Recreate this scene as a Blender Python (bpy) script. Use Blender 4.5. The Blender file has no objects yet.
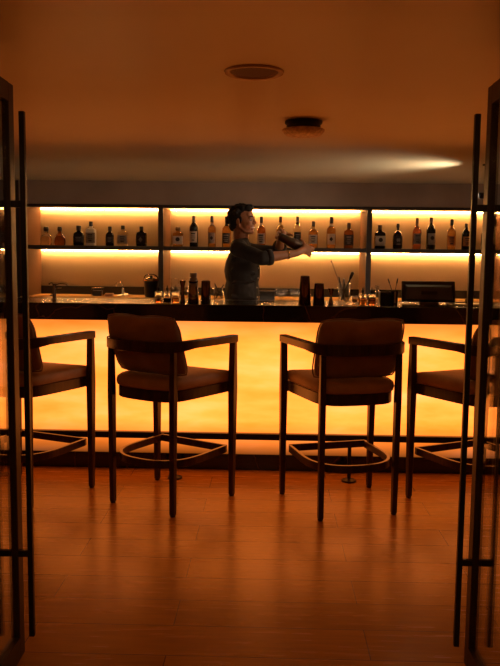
import bpy, bmesh, math, random
from mathutils import Vector, Matrix, noise
C = bpy.context.scene
COL = C.collection
PI = math.pi
random.seed(7)

# ------------------------------------------------------------------ camera
CAM_Z = 1.416; F = 750.0
pitch = math.radians(5.94); roll = math.radians(.62); yaw = math.radians(1.45)
fw = Vector((0, math.cos(pitch), -math.sin(pitch)))
rt0 = Vector((1, 0, 0))
up0 = rt0.cross(fw)
Rz = Matrix.Rotation(yaw, 3, 'Z')
fw = Rz @ fw; rt0 = Rz @ rt0; up0 = Rz @ up0
rt = rt0 * math.cos(roll) + up0 * math.sin(roll)
up = up0 * math.cos(roll) - rt0 * math.sin(roll)
cam_d = bpy.data.cameras.new('camera'); cam = bpy.data.objects.new('camera', cam_d); COL.objects.link(cam)
M3 = Matrix((rt, up, -fw)).transposed()
cam.matrix_world = Matrix.Translation((0, 0, CAM_Z)) @ M3.to_4x4()
cam_d.sensor_fit = 'VERTICAL'; cam_d.sensor_height = 36; cam_d.lens = 36 * F / 666
cam_d.clip_start = .05
C.camera = cam


def at(px, py, Y):
    v = fw * F + rt * (px - 250) + up * (333 - py)
    v = v * (Y / v.y)
    return Vector((v.x, v.y, v.z + CAM_Z))


# ------------------------------------------------------------------ materials
def newmat(name):
    m = bpy.data.materials.new(name); m.use_nodes = True
    nt = m.node_tree
    b = nt.nodes['Principled BSDF']
    return m, nt, b


def L(nt, a, b): nt.links.new(a, b)


def simple(name, col, rough=.5, metal=0, bump=0, bscale=200, var=0, vscale=8, coat=0, trans=0, ior=1.45, sheen=0, stretch=(1, 1, 1)):
    m, nt, b = newmat(name)
    b.inputs['Base Color'].default_value = (*col, 1)
    b.inputs['Roughness'].default_value = rough
    b.inputs['Metallic'].default_value = metal
    b.inputs['IOR'].default_value = ior
    if trans: b.inputs['Transmission Weight'].default_value = trans
    if coat: b.inputs['Coat Weight'].default_value = coat
    if sheen: b.inputs['Sheen Weight'].default_value = sheen
    tc = nt.nodes.new('ShaderNodeTexCoord'); mp = nt.nodes.new('ShaderNodeMapping')
    mp.inputs['Scale'].default_value = stretch
    L(nt, tc.outputs['Object'], mp.inputs['Vector'])
    if var:
        n = nt.nodes.new('ShaderNodeTexNoise'); n.inputs['Scale'].default_value = vscale
        n.inputs['Detail'].default_value = 6
        L(nt, mp.outputs['Vector'], n.inputs['Vector'])
        r = nt.nodes.new('ShaderNodeValToRGB')
        r.color_ramp.elements[0].position = .3; r.color_ramp.elements[1].position = .7
        r.color_ramp.elements[0].color = (*[c * (1 - var) for c in col], 1)
        r.color_ramp.elements[1].color = (*[min(1, c * (1 + var)) for c in col], 1)
        L(nt, n.outputs['Fac'], r.inputs['Fac']); L(nt, r.outputs['Color'], b.inputs['Base Color'])
    if bump:
        n = nt.nodes.new('ShaderNodeTexNoise'); n.inputs['Scale'].default_value = bscale
        L(nt, mp.outputs['Vector'], n.inputs['Vector'])
        bp = nt.nodes.new('ShaderNodeBump'); bp.inputs['Strength'].default_value = bump
        bp.inputs['Distance'].default_value = .002
        L(nt, n.outputs['Fac'], bp.inputs['Height']); L(nt, bp.outputs['Normal'], b.inputs['Normal'])
    return m


def emit(name, col, strength):
    m, nt, b = newmat(name)
    b.inputs['Base Color'].default_value = (*col, 1)
    b.inputs['Emission Color'].default_value = (*col, 1)
    b.inputs['Emission Strength'].default_value = strength
    return m


MT = {}
MT['wood'] = simple('dark_walnut', (.05, .019, .008), .33, var=.45, vscale=14, stretch=(4, 4, .6))
MT['leather'] = simple('brown_upholstery', (.46, .26, .11), .6, bump=.35, bscale=420, var=.15, vscale=10, sheen=.2)
MT['cushion'] = simple('brown_cushion_cloth', (.27, .14, .05), .8, bump=.5, bscale=500, var=.15, vscale=12, sheen=.3)
MT['black'] = simple('black_metal', (.008, .006, .005), .4, metal=.0, var=.2)
MT['blackwood'] = simple('black_stained_wood', (.02, .012, .008), .42, var=.3, vscale=20, stretch=(3, 3, .4))
MT['doorwood'] = simple('door_wood', (.026, .013, .008), .4, var=.3, vscale=20, stretch=(3, 3, .4))
MT['chrome'] = simple('brushed_steel', (.55, .5, .45), .2, metal=1)
MT['gun'] = simple('gunmetal', (.17, .13, .11), .3, metal=1)
MT['copper'] = simple('dark_bronze_metal', (.24, .17, .115), .18, metal=1)
MT['shelf'] = simple('shelf_board', (.045, .03, .022), .45, var=.2)
MT['header'] = simple('header_board', (.44, .32, .24), .5, var=.1, vscale=3)
MT['backwall'] = simple('niche_panel', (.32, .235, .145), .55, var=.05, vscale=2)
MT['side'] = simple('niche_side_panel', (.10, .05, .025), .8, var=.08, vscale=3)
MT['side'].node_tree.nodes['Principled BSDF'].inputs['Specular IOR Level'].default_value = .08
MT['ceiling'] = simple('ceiling_paint', (.86, .78, .52), .36, var=.03, vscale=2)
MT['wall'] = simple('wall_paint', (.16, .11, .08), .8, var=.05)
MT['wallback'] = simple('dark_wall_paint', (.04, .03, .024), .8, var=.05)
MT['rubber'] = simple('black_rubber', (.012, .011, .01), .7)
m, nt, b = newmat('clear_glass')
nt.nodes.remove(b)
tr = nt.nodes.new('ShaderNodeBsdfTransparent'); tr.inputs['Color'].default_value = (.95, .93, .90, 1)
gl = nt.nodes.new('ShaderNodeBsdfGlossy'); gl.inputs['Roughness'].default_value = .03
lw = nt.nodes.new('ShaderNodeLayerWeight'); lw.inputs['Blend'].default_value = .18
mr = nt.nodes.new('ShaderNodeMapRange'); mr.inputs['To Min'].default_value = .03; mr.inputs['To Max'].default_value = .8
ms = nt.nodes.new('ShaderNodeMixShader')
L(nt, lw.outputs['Facing'], mr.inputs['Value']); L(nt, mr.outputs['Result'], ms.inputs['Fac'])
L(nt, tr.outputs['BSDF'], ms.inputs[1]); L(nt, gl.outputs['BSDF'], ms.inputs[2]); L(nt, ms.outputs['Shader'], nt.nodes['Material Output'].inputs['Surface'])
MT['glass'] = m
MT['cap'] = simple('black_cap', (.012, .01, .009), .35)
MT['capbrown'] = simple('brown_capsule', (.06, .025, .012), .4)
MT['capgrey'] = simple('grey_capsule', (.10, .08, .07), .35)
MT['cork'] = simple('cork_stopper', (.09, .045, .02), .7, var=.3, vscale=80)
MT['labelwhite'] = simple('cream_label', (.55, .46, .36), .7, var=.06, vscale=60)
MT['labeldark'] = simple('dark_label', (.03, .024, .02), .6, var=.3, vscale=60)
MT['labelgrey'] = simple('grey_label', (.25, .2, .16), .6, var=.2, vscale=60)
MT['labelorange'] = simple('orange_label', (.42, .14, .025), .6, var=.15, vscale=60)
MT['ink'] = simple('label_ink', (.02, .015, .012), .6)
MT['skin'] = simple('skin', (.35, .145, .065), .5, var=.08, vscale=30)
MT['hair'] = simple('dark_hair', (.010, .007, .005), .8, bump=.8, bscale=130)
MT['shirt'] = simple('charcoal_shirt', (.022, .015, .011), .8, var=.2, vscale=9, bump=.2, bscale=300)
MT['trouser'] = simple('black_trousers', (.01, .009, .009), .8)
MT['teeth'] = simple('teeth', (.75, .68, .58), .3)
MT['eye'] = simple('eye', (.35, .3, .26), .2)
MT['button'] = simple('pale_button', (.55, .45, .35), .35)
MT['gold'] = simple('gold_metal', (.6, .33, .1), .25, metal=1)
MT['steelrim'] = simple('pale_metal', (.5, .42, .34), .3, metal=.8)


def glassmat(name, col, rough=.02):
    return simple(name, col, rough, trans=1, ior=1.33)


MT['amber'] = glassmat('amber_spirit', (.80, .44, .14))
MT['amberdark'] = glassmat('dark_amber_spirit', (.55, .2, .05))
MT['clearb'] = glassmat('clear_spirit', (.95, .86, .72))
MT['frost'] = simple('frosted_glass', (.62, .60, .56), .35, trans=.55, ior=1.35)
MT['rose'] = glassmat('tawny_spirit', (.58, .22, .12))
MT['darkglass'] = simple('near_black_glass', (.012, .010, .008), .12)
MT['greenglass'] = simple('dark_green_glass', (.014, .016, .008), .12)

# floor planks
m, nt, b = newmat('wood_floor')
tc = nt.nodes.new('ShaderNodeTexCoord'); mp = nt.nodes.new('ShaderNodeMapping')
L(nt, tc.outputs['Object'], mp.inputs['Vector']); mp.inputs['Location'].default_value = (.35, .06, 0)
br = nt.nodes.new('ShaderNodeTexBrick'); br.inputs['Scale'].default_value = 1
br.inputs['Brick Width'].default_value = 1.25; br.inputs['Row Height'].default_value = .215
br.inputs['Mortar Size'].default_value = .0022; br.inputs['Mortar Smooth'].default_value = .2
br.offset = .42
br.inputs['Color1'].default_value = (.52, .24, .016, 1); br.inputs['Color2'].default_value = (.41, .187, .010, 1)
br.inputs['Mortar'].default_value = (.11, .045, .018, 1); br.inputs['Bias'].default_value = 0
L(nt, mp.outputs['Vector'], br.inputs['Vector'])
mp2 = nt.nodes.new('ShaderNodeMapping'); mp2.inputs['Scale'].default_value = (1.4, 14, 1)
L(nt, tc.outputs['Object'], mp2.inputs['Vector'])
ns = nt.nodes.new('ShaderNodeTexNoise'); ns.inputs['Scale'].default_value = 3; ns.inputs['Detail'].default_value = 8
L(nt, mp2.outputs['Vector'], ns.inputs['Vector'])
mx = nt.nodes.new('ShaderNodeMix'); mx.data_type = 'RGBA'; mx.blend_type = 'MULTIPLY'; mx.inputs['Factor'].default_value = .5
rp = nt.nodes.new('ShaderNodeValToRGB'); rp.color_ramp.elements[0].color = (.55, .5, .45, 1); rp.color_ramp.elements[0].position = .35; rp.color_ramp.elements[1].position = .65
L(nt, ns.outputs['Fac'], rp.inputs['Fac']); L(nt, br.outputs['Color'], mx.inputs['A']); L(nt, rp.outputs['Color'], mx.inputs['B'])
L(nt, mx.outputs['Result'], b.inputs['Base Color'])
b.inputs['Roughness'].default_value = .36
rr = nt.nodes.new('ShaderNodeMapRange'); rr.inputs['To Min'].default_value = .2; rr.inputs['To Max'].default_value = .32; b.inputs['IOR'].default_value = 1.55
L(nt, ns.outputs['Fac'], rr.inputs['Value']); L(nt, rr.outputs['Result'], b.inputs['Roughness'])
bp = nt.nodes.new('ShaderNodeBump'); bp.inputs['Strength'].default_value = .25; bp.inputs['Distance'].default_value = .002; bp.invert = True
L(nt, br.outputs['Fac'], bp.inputs['Height']); L(nt, bp.outputs['Normal'], b.inputs['Normal'])
MT['floor'] = m

# black marble with thin veins
m, nt, b = newmat('black_marble')
tc = nt.nodes.new('ShaderNodeTexCoord')
dn = nt.nodes.new('ShaderNodeTexNoise'); dn.inputs['Scale'].default_value = 2.2; dn.inputs['Detail'].default_value = 4
L(nt, tc.outputs['Object'], dn.inputs['Vector'])
ad = nt.nodes.new('ShaderNodeMixRGB'); ad.blend_type = 'ADD'; ad.inputs['Fac'].default_value = .35
L(nt, tc.outputs['Object'], ad.inputs['Color1']); L(nt, dn.outputs['Color'], ad.inputs['Color2'])
vo = nt.nodes.new('ShaderNodeTexVoronoi'); vo.feature = 'DISTANCE_TO_EDGE'; vo.inputs['Scale'].default_value = 1.7
L(nt, ad.outputs['Color'], vo.inputs['Vector'])
rp = nt.nodes.new('ShaderNodeValToRGB')
rp.color_ramp.elements[0].position = 0; rp.color_ramp.elements[0].color = (.11, .05, .02, 1)
rp.color_ramp.elements[1].position = .006; rp.color_ramp.elements[1].color = (.008, .006, .005, 1)
L(nt, vo.outputs['Distance'], rp.inputs['Fac']); L(nt, rp.outputs['Color'], b.inputs['Base Color'])
b.inputs['Roughness'].default_value = .13
MT['marble'] = m

# glowing onyx panel: lit from inside, cloudy
m, nt, b = newmat('backlit_onyx')
tc = nt.nodes.new('ShaderNodeTexCoord'); mp = nt.nodes.new('ShaderNodeMapping'); mp.inputs['Scale'].default_value = (.8, 1, 3.2)
L(nt, tc.outputs['Object'], mp.inputs['Vector'])
n1 = nt.nodes.new('ShaderNodeTexNoise'); n1.inputs['Scale'].default_value = 1.6; n1.inputs['Detail'].default_value = 5; n1.inputs['Roughness'].default_value = .55
L(nt, mp.outputs['Vector'], n1.inputs['Vector'])
rp = nt.nodes.new('ShaderNodeValToRGB')
e = rp.color_ramp.elements
e[0].position = .25; e[0].color = (2.2, .42, .018, 1)
e[1].position = .72; e[1].color = (3.2, .82, .21, 1)
q = e.new(.5); q.color = (2.8, .64, .085, 1)
L(nt, n1.outputs['Fac'], rp.inputs['Fac'])
L(nt, rp.outputs['Color'], b.inputs['Emission Color']); b.inputs['Base Color'].default_value = (.12, .08, .03, 1)
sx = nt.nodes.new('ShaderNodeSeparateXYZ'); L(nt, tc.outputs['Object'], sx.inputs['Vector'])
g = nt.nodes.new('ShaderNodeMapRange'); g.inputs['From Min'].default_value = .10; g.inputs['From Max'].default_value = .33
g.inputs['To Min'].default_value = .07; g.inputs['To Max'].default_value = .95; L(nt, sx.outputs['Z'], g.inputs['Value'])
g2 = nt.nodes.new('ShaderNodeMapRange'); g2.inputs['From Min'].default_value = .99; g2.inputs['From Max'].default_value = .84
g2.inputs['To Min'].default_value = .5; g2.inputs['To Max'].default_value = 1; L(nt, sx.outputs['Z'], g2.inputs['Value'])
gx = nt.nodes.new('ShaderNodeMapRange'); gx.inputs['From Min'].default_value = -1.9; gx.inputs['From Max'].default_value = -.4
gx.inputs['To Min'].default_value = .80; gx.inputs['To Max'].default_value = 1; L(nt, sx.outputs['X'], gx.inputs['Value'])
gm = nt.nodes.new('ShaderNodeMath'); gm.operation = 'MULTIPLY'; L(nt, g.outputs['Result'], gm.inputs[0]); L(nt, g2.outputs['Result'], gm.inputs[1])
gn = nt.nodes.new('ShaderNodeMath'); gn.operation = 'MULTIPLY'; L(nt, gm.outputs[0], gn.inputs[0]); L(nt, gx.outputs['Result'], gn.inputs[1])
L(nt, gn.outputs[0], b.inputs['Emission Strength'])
b.inputs['Emission Strength'].default_value = .92
b.inputs['Roughness'].default_value = .4
MT['onyx'] = m

MT['led'] = emit('led_strip_light', (1, .48, .145), 135)
MT['screen'] = emit('lit_screen', (1, .86, .72), 7)


# ------------------------------------------------------------------ mesh helpers
def mesh_obj(name, bm, mat, parent=None, smooth=False, bevel=0, bseg=2, subsurf=0, mats=None):
    me = bpy.data.meshes.new(name)
    bmesh.ops.recalc_face_normals(bm, faces=bm.faces)
    bm.to_mesh(me); bm.free()
    if smooth:
        for p in me.polygons: p.use_smooth = True
    o = bpy.data.objects.new(name, me); COL.objects.link(o)
    me.materials.append(MT[mat] if isinstance(mat, str) else mat)
    if parent: o.parent = parent
    if bevel:
        md = o.modifiers.new('bevel', 'BEVEL'); md.width = bevel; md.segments = bseg; md.limit_method = 'ANGLE'; md.angle_limit = math.radians(40)
        md.harden_normals = False
    if subsurf:
        md = o.modifiers.new('sub', 'SUBSURF'); md.levels = subsurf; md.render_levels = subsurf
    return o


def empty(name, loc=(0, 0, 0), rz=0):
    o = bpy.data.objects.new(name, None); COL.objects.link(o); o.location = loc; o.rotation_euler = (0, 0, rz)
    o.empty_display_size = .05
    return o


def tag(o, label, cat, group=None):
    o['label'] = label; o['category'] = cat
    if group: o['group'] = group
    return o


def struct(o): o['kind'] = 'structure'; return o


def NB(): return bmesh.new()


def box(bm, x0, x1, y0, y1, z0, z1):
    vs = [bm.verts.new((x, y, z)) for z in (z0, z1) for y in (y0, y1) for x in (x0, x1)]
    for f in ((0, 2, 3, 1), (4, 5, 7, 6), (0, 1, 5, 4), (2, 6, 7, 3), (0, 4, 6, 2), (1, 3, 7, 5)):
        bm.faces.new([vs[i] for i in f])
    return bm


def hexa(bm, bot, top):
    """four bottom points and four top points"""
    vs = [bm.verts.new(p) for p in bot] + [bm.verts.new(p) for p in top]
    for f in ((3, 2, 1, 0), (4, 5, 6, 7), (0, 1, 5, 4), (1, 2, 6, 5), (2, 3, 7, 6), (3, 0, 4, 7)):
        bm.faces.new([vs[i] for i in f])
    return bm


def lathe(bm, prof, seg=24, cx=0, cy=0, cz=0, n=2, sy=1, closed=True, a0=0, a1=2 * PI, mtx=None):
    """prof: (r, z) list; n>2 makes a rounded square; sy depth ratio; open arc when a0..a1 is partial"""
    full = abs(a1 - a0 - 2 * PI) < 1e-6
    rings = []
    cnt = seg if full else seg + 1
    for r, z in prof:
        if r < 1e-6 and full:
            v = Vector((cx, cy, cz + z)); v = mtx @ v if mtx else v
            rings.append([bm.verts.new(v)]); continue
        ring = []
        for i in range(cnt):
            a = a0 + (a1 - a0) * i / seg
            c, s = math.cos(a), math.sin(a)
            k = 1 / ((abs(c) ** n + abs(s) ** n) ** (1 / n)) if n > 2 else 1
            v = Vector((cx + r * k * c, cy + r * k * s * sy, cz + z))
            if mtx: v = mtx @ v
            ring.append(bm.verts.new(v))
        rings.append(ring)
    for A, B in zip(rings, rings[1:]):
        if len(A) == 1 and len(B) == 1: continue
        m_ = seg if full else seg
        for i in range(m_):
            j = (i + 1) % cnt if full else i + 1
            if len(A) == 1: bm.faces.new((A[0], B[j], B[i]))
            elif len(B) == 1: bm.faces.new((A[i], A[j], B[0]))
            else: bm.faces.new((A[i], A[j], B[j], B[i]))
    if closed and full:
        if len(rings[0]) > 2: bm.faces.new(rings[0][::-1])
        if len(rings[-1]) > 2: bm.faces.new(rings[-1])
    return bm


def frame_from(d):
    d = Vector(d).normalized()
    u = Vector((0, 0, 1)) if abs(d.z) < .9 else Vector((1, 0, 0))
    a = d.cross(u).normalized(); b_ = a.cross(d).normalized()
    return a, b_


def tube(bm, pts, rad, seg=10, closed=False):
    """round tube along points, radius a number or list"""
    pts = [Vector(p) for p in pts]; n = len(pts)
    rads = rad if isinstance(rad, (list, tuple)) else [rad] * n
    rings = []
    prev = None
    for i, p in enumerate(pts):
        if closed: d = pts[(i + 1) % n] - pts[i - 1]
        else: d = pts[min(i + 1, n - 1)] - pts[max(i - 1, 0)]
        d.normalize()
        if prev is None: a, b_ = frame_from(d)
        else:
            a = prev - d * prev.dot(d); a.normalize(); b_ = d.cross(a)
        prev = a
        b_ = d.cross(a).normalized()
        rings.append([bm.verts.new(p + (a * math.cos(2 * PI * k / seg) + b_ * math.sin(2 * PI * k / seg)) * rads[i]) for k in range(seg)])
    prs = list(zip(rings, rings[1:])) + ([(rings[-1], rings[0])] if closed else [])
    for A, B in prs:
        for k in range(seg):
            bm.faces.new((A[k], A[(k + 1) % seg], B[(k + 1) % seg], B[k]))
    if not closed:
        bm.faces.new(rings[0][::-1]); bm.faces.new(rings[-1])
    return bm


def sweep_band(bm, pts, w, z0, z1, closed=False):
    """rectangular band following a plan path; w = thickness, z0/z1 lists or numbers"""
    pts = [Vector((p[0], p[1])) for p in pts]; n = len(pts)
    Z0 = z0 if isinstance(z0, list) else [z0] * n
    Z1 = z1 if isinstance(z1, list) else [z1] * n
    W = w if isinstance(w, list) else [w] * n
    rings = []
    for i, p in enumerate(pts):
        if closed: d = pts[(i + 1) % n] - pts[i - 1]
        else: d = pts[min(i + 1, n - 1)] - pts[max(i - 1, 0)]
        d.normalize(); nn = Vector((-d.y, d.x)) * W[i] / 2
        a = p + nn; c = p - nn
        rings.append([bm.verts.new((a.x, a.y, Z0[i])), bm.verts.new((c.x, c.y, Z0[i])), bm.verts.new((c.x, c.y, Z1[i])), bm.verts.new((a.x, a.y, Z1[i]))])
    prs = list(zip(rings, rings[1:])) + ([(rings[-1], rings[0])] if closed else [])
    for A, B in prs:
        for k in range(4):
            bm.faces.new((A[k], A[(k + 1) % 4], B[(k + 1) % 4], B[k]))
    if not closed:
        bm.faces.new(rings[0][::-1]); bm.faces.new(rings[-1])
    return bm


def catmull(pts, k=6):
    P = [Vector(p) for p in pts]; out = []
    for i in range(len(P) - 1):
        p0 = P[max(i - 1, 0)]; p1 = P[i]; p2 = P[i + 1]; p3 = P[min(i + 2, len(P) - 1)]
        for j in range(k):
            t = j / k
            out.append(.5 * ((2 * p1) + (p2 - p0) * t + (2 * p0 - 5 * p1 + 4 * p2 - p3) * t * t + (3 * p1 - p0 - 3 * p2 + p3) * t ** 3))
    out.append(P[-1]); return out


def outline_prism(bm, outline, levels):
    """stack of scaled copies of a plan outline; levels: (z, inset)"""
    rings = []
    cx = sum(p[0] for p in outline) / len(outline); cy = sum(p[1] for p in outline) / len(outline)
    for z, ins in levels:
        ring = []
        for p in outline:
            d = Vector((p[0] - cx, p[1] - cy)); l = d.length
            d = d * ((l - ins) / l)
            ring.append(bm.verts.new((cx + d.x, cy + d.y, z)))
        rings.append(ring)
    n = len(outline)
    for A, B in zip(rings, rings[1:]):
        for i in range(n): bm.faces.new((A[i], A[(i + 1) % n], B[(i + 1) % n], B[i]))
    bm.faces.new(rings[0][::-1]); bm.faces.new(rings[-1])
    return bm


def dup(root, loc, rz, name=None):
    def cp(o, par):
        c = o.copy(); COL.objects.link(c); c.parent = par
        for ch in list(o.children): cp(ch, c)
        return c
    r = cp(root, None); r.location = loc; r.rotation_euler = (0, 0, rz)
    if name: r.name = name
    return r


# ------------------------------------------------------------------ room
CEIL = 2.045
XL, XR, YB, YF, YD = -2.95, 2.75, 7.16, -1.6, 1.42
bm = NB(); box(bm, XL - .1, XR + .1, YF - .1, YB + .1, -.1, 0); struct(mesh_obj('floor', bm, 'floor'))
bm = NB(); box(bm, XL - .1, XR + .1, YF - .1, YB + .1, CEIL, CEIL + .1); struct(mesh_obj('ceiling', bm, 'ceiling'))
bm = NB(); box(bm, XL - .1, XL, YF, YB, 0, CEIL); struct(mesh_obj('wall_left', bm, 'wall'))
bm = NB(); box(bm, XR, XR + .1, YF, YB, 0, CEIL); struct(mesh_obj('wall_right', bm, 'wall'))
bm = NB(); box(bm, XL, XR, YB, YB + .1, 0, CEIL); struct(mesh_obj('wall_back', bm, 'wall'))
bm = NB(); box(bm, XL - .1, XR + .1, YF - .1, YF, 0, CEIL); struct(mesh_obj('wall_front', bm, 'wall'))
# partition with the doorway the glass doors hang in
DX0, DX1, DH = -.90, .755, 1.985
bm = NB(); box(bm, XL, DX0, YD - .1, YD, 0, CEIL); box(bm, DX1, XR, YD - .1, YD, 0, CEIL); box(bm, DX0, DX1, YD - .1, YD, DH, CEIL)
struct(mesh_obj('wall_doorway', bm, 'wall'))
# short piers closing the bar niche on both sides
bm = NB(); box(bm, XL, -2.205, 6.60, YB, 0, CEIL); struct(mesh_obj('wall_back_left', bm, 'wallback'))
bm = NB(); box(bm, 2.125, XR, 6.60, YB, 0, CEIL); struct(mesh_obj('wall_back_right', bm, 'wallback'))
bm = NB(); box(bm, XL, XL + .015, YD, 4.72, 0, .09); struct(mesh_obj('baseboard_left', bm, 'blackwood'))
bm = NB(); box(bm, XR - .015, XR, YD, 4.72, 0, .09); struct(mesh_obj('baseboard_right', bm, 'blackwood'))


# ------------------------------------------------------------------ glass doors (open, leaves swung into the bar)
def door(name, x, inner):
    t = struct(empty(name, (x, 0, 0)))
    y0, y1, w = YD + .03, 2.50, .032
    bm = NB(); box(bm, -w / 2, w / 2, y1 - .05, y1, .012, 1.96); mesh_obj('leading_stile', bm, 'doorwood', t, bevel=.003)
    bm = NB(); box(bm, -w / 2, w / 2, y0, y0 + .05, .012, 1.96); mesh_obj('hinge_stile', bm, 'doorwood', t, bevel=.003)
    bm = NB(); box(bm, -w / 2, w / 2, y0 + .05, y1 - .05, 1.90, 1.96); mesh_obj('top_rail', bm, 'doorwood', t)
    bm = NB(); box(bm, -w / 2, w / 2, y0 + .05, y1 - .05, .012, .09); mesh_obj('bottom_rail', bm, 'doorwood', t)
    bm = NB(); box(bm, -.004, .004, y0 + .051, y1 - .051, .091, 1.899); mesh_obj('glass_pane', bm, 'glass', t)
    for s in (-1, 1):
        bm = NB()
        hx = s * .057
        box(bm, hx - .0088, hx + .0088, y1 - .053, y1 - .035, .096, 1.868)
        for z in (1.573, .392):
            xa, xb = (w / 2, hx) if s > 0 else (hx, -w / 2)
            box(bm, xa, xb, y1 - .052, y1 - .036, z - .011, z + .011)
        mesh_obj('door_handle', bm, 'black', t, bevel=.0015)
    for z in (.25, 1.75):
        bm = NB(); tube(bm, [(0, y0 - .008, z - .05), (0, y0 - .008, z + .05)], .009); mesh_obj('hinge', bm, 'black', t)
    t.name = name
    return t


door('door_1', -.862, 1)
door('door_2', .710, -1)

# ------------------------------------------------------------------ ceiling fittings
t = tag(empty('ceiling_speaker', (-.063, 2.665, CEIL)), 'flush round ceiling speaker with a thin bright rim, nearer the viewer', 'speaker')
bm = NB(); lathe(bm, [(.082, -.001), (.086, -.006), (.094, -.009), (.101, -.006), (.103, 0), (.082, 0)], 48, closed=False); mesh_obj('trim_ring', bm, simple('trim_ring_paint', (.75, .55, .36), .25), t, smooth=True)
bm = NB(); lathe(bm, [(0, -.002), (.083, -.002), (.083, 0), (0, 0)], 48); mesh_obj('grille', bm, simple('speaker_grille', (.16, .085, .045), .6, bump=1, bscale=500), t)
t = tag(empty('smoke_detector', (.150, 3.62, CEIL)), 'round dark-collared detector hanging below the ceiling beyond the flush disc', 'smoke detector')
bm = NB(); lathe(bm, [(0, 0), (.088, 0), (.088, -.012), (.080, -.016), (.080, -.036), (0, -.036)][::-1], 40); mesh_obj('mounting_collar', bm, 'black', t, smooth=False, bevel=.002)
bm = NB(); lathe(bm, [(0, -.034), (.075, -.034), (.097, -.038), (.101, -.042), (.099, -.047), (.082, -.066), (.05, -.071), (0, -.072)][::-1], 40); mesh_obj('sensor_housing', bm, simple('detector_plastic', (.80, .58, .36), .5, var=.4, vscale=60, bump=.6, bscale=90), t, smooth=True)
bm = NB(); lathe(bm, [(.070, -.036), (.074, -.036), (.074, -.030), (.070, -.030)], 40, closed=False); mesh_obj('vent_ring', bm, 'black', t)

# ------------------------------------------------------------------ back bar shelving
bb = tag(empty('back_bar_shelving', (0, 6.60, 0)), 'wall-wide dark back bar unit with three backlit bays behind the bartender', 'shelving')
Z_SH, Z_TOP, Z_CT = 1.483, 1.822, 1.03
yb = .5
XA, XB = -2.165, 2.085
D1, D2 = -.958, .860
bm = NB(); box(bm, XA - .04, XB + .04, 0, .02, 1.842, CEIL); box(bm, XA - .04, XB + .04, .02, yb, 1.842, 1.862); mesh_obj('header_board', bm, 'header', bb)
bm = NB(); box(bm, XA - .04, XB + .04, -.012, .06, Z_TOP - .006, 1.842); mesh_obj('header_trim', bm, 'shelf', bb, bevel=.002)
bm = NB(); box(bm, XA - .04, XB + .04, yb - .01, yb + .05, 1.105, 1.842); mesh_obj('back_panel', bm, 'backwall', bb)
bm = NB(); box(bm, XA, XB, yb - .03, yb - .01, Z_CT, 1.105); mesh_obj('upstand', bm, 'rubber', bb)
for s, x in ((-1, XA), (1, XB)):
    bm = NB(); box(bm, min(x, x + s * .04), max(x, x + s * .04), 0, yb - .01, Z_CT, 1.842); mesh_obj('side_panel', bm, 'side', bb)
bays = [(XA, D1 - .021), (D1 + .021, D2 - .021), (D2 + .021, XB)]
for x in (D1, D2):
    bm = NB(); box(bm, x - .021, x + .021, .008, yb - .01, Z_CT, Z_TOP); mesh_obj('divider', bm, 'side', bb)
    bm = NB(); box(bm, x - .022, x + .022, -.006, .008, Z_CT, Z_TOP); mesh_obj('divider_edge', bm, 'shelf', bb)
bm = NB(); box(bm, XA - .018, XA - .0, -.006, 0, Z_CT, Z_TOP); mesh_obj('side_edge', bm, 'shelf', bb)
for a, b_ in bays:
    bm = NB(); box(bm, a, b_, .0, yb - .01, Z_SH - .034, Z_SH); mesh_obj('shelf', bm, 'shelf', bb, bevel=.001)
    for z in (Z_TOP + .012, Z_SH - .034):
        bm = NB(); box(bm, a + .01, b_ - .01, yb - .038, yb - .024, z - .010, z - .001); mesh_obj('led_strip', bm, 'led', bb)
        bm = NB(); box(bm, a + .01, b_ - .01, yb - .045, yb - .039, z - .004, z); mesh_obj('strip_channel', bm, 'steelrim', bb)
bm = NB(); box(bm, XA - .04, XB + .04, -.02, yb + .05, Z_CT - .04, Z_CT); mesh_obj('counter', bm, simple('tan_counter', (.50, .27, .08), .25, var=.15, vscale=5), bb, bevel=.002)
for k in range(6):
    x0 = XA - .03 + k * (XB - XA + .06) / 6; x1 = x0 + (XB - XA + .06) / 6
    bm = NB(); box(bm, x0, x1 - .004, .03, yb, .08, Z_CT - .041); mesh_obj('base_cabinet', bm, 'blackwood', bb)
    bm = NB(); box(bm, x0 + .006, x1 - .01, .008, .028, .09, Z_CT - .05); dd = mesh_obj('cabinet_door', bm, 'blackwood', bb, bevel=.002)
    bm = NB(); tube(bm, [(x1 - .05, .0, .75), (x1 - .05, .0, .9)], .005); mesh_obj('handle', bm, 'chrome', dd)
bm = NB(); box(bm, XA, XB, .06, yb, 0, .08); mesh_obj('plinth', bm, 'black', bb)

# ------------------------------------------------------------------ bar counter
BX0, BX1 = XL + .01, XR - .01
bc = tag(empty('bar_counter', (0, 4.72, 0)), 'long glowing bar counter with black marble top and backlit amber front', 'bar counter')
ZT = 1.102
bm = NB(); box(bm, BX0, BX1, 0, .50, .994, ZT); mesh_obj('marble_top', bm, 'marble', bc, bevel=.003)
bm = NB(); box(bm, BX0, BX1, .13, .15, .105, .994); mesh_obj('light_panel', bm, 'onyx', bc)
bm = NB(); box(bm, BX0, BX1, .12, .16, 0, .105); mesh_obj('plinth', bm, 'marble', bc, bevel=.002)
bm = NB(); box(bm, BX0, BX1, .16, .50, 0, .994); mesh_obj('carcass', bm, 'blackwood', bc)
bm = NB(); box(bm, BX0, BX1, .50, .83, .99, 1.03); mesh_obj('work_ledge', bm, 'marble', bc, bevel=.002)
bm = NB(); box(bm, BX0, BX1, .50, .80, 0, .99); mesh_obj('under_counter_cabinet', bm, 'blackwood', bc)
bm = NB(); box(bm, BX0, BX1, .494, .502, ZT - .006, ZT + .0008); mesh_obj('rear_edge_strip', bm, 'gun', bc)
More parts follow.
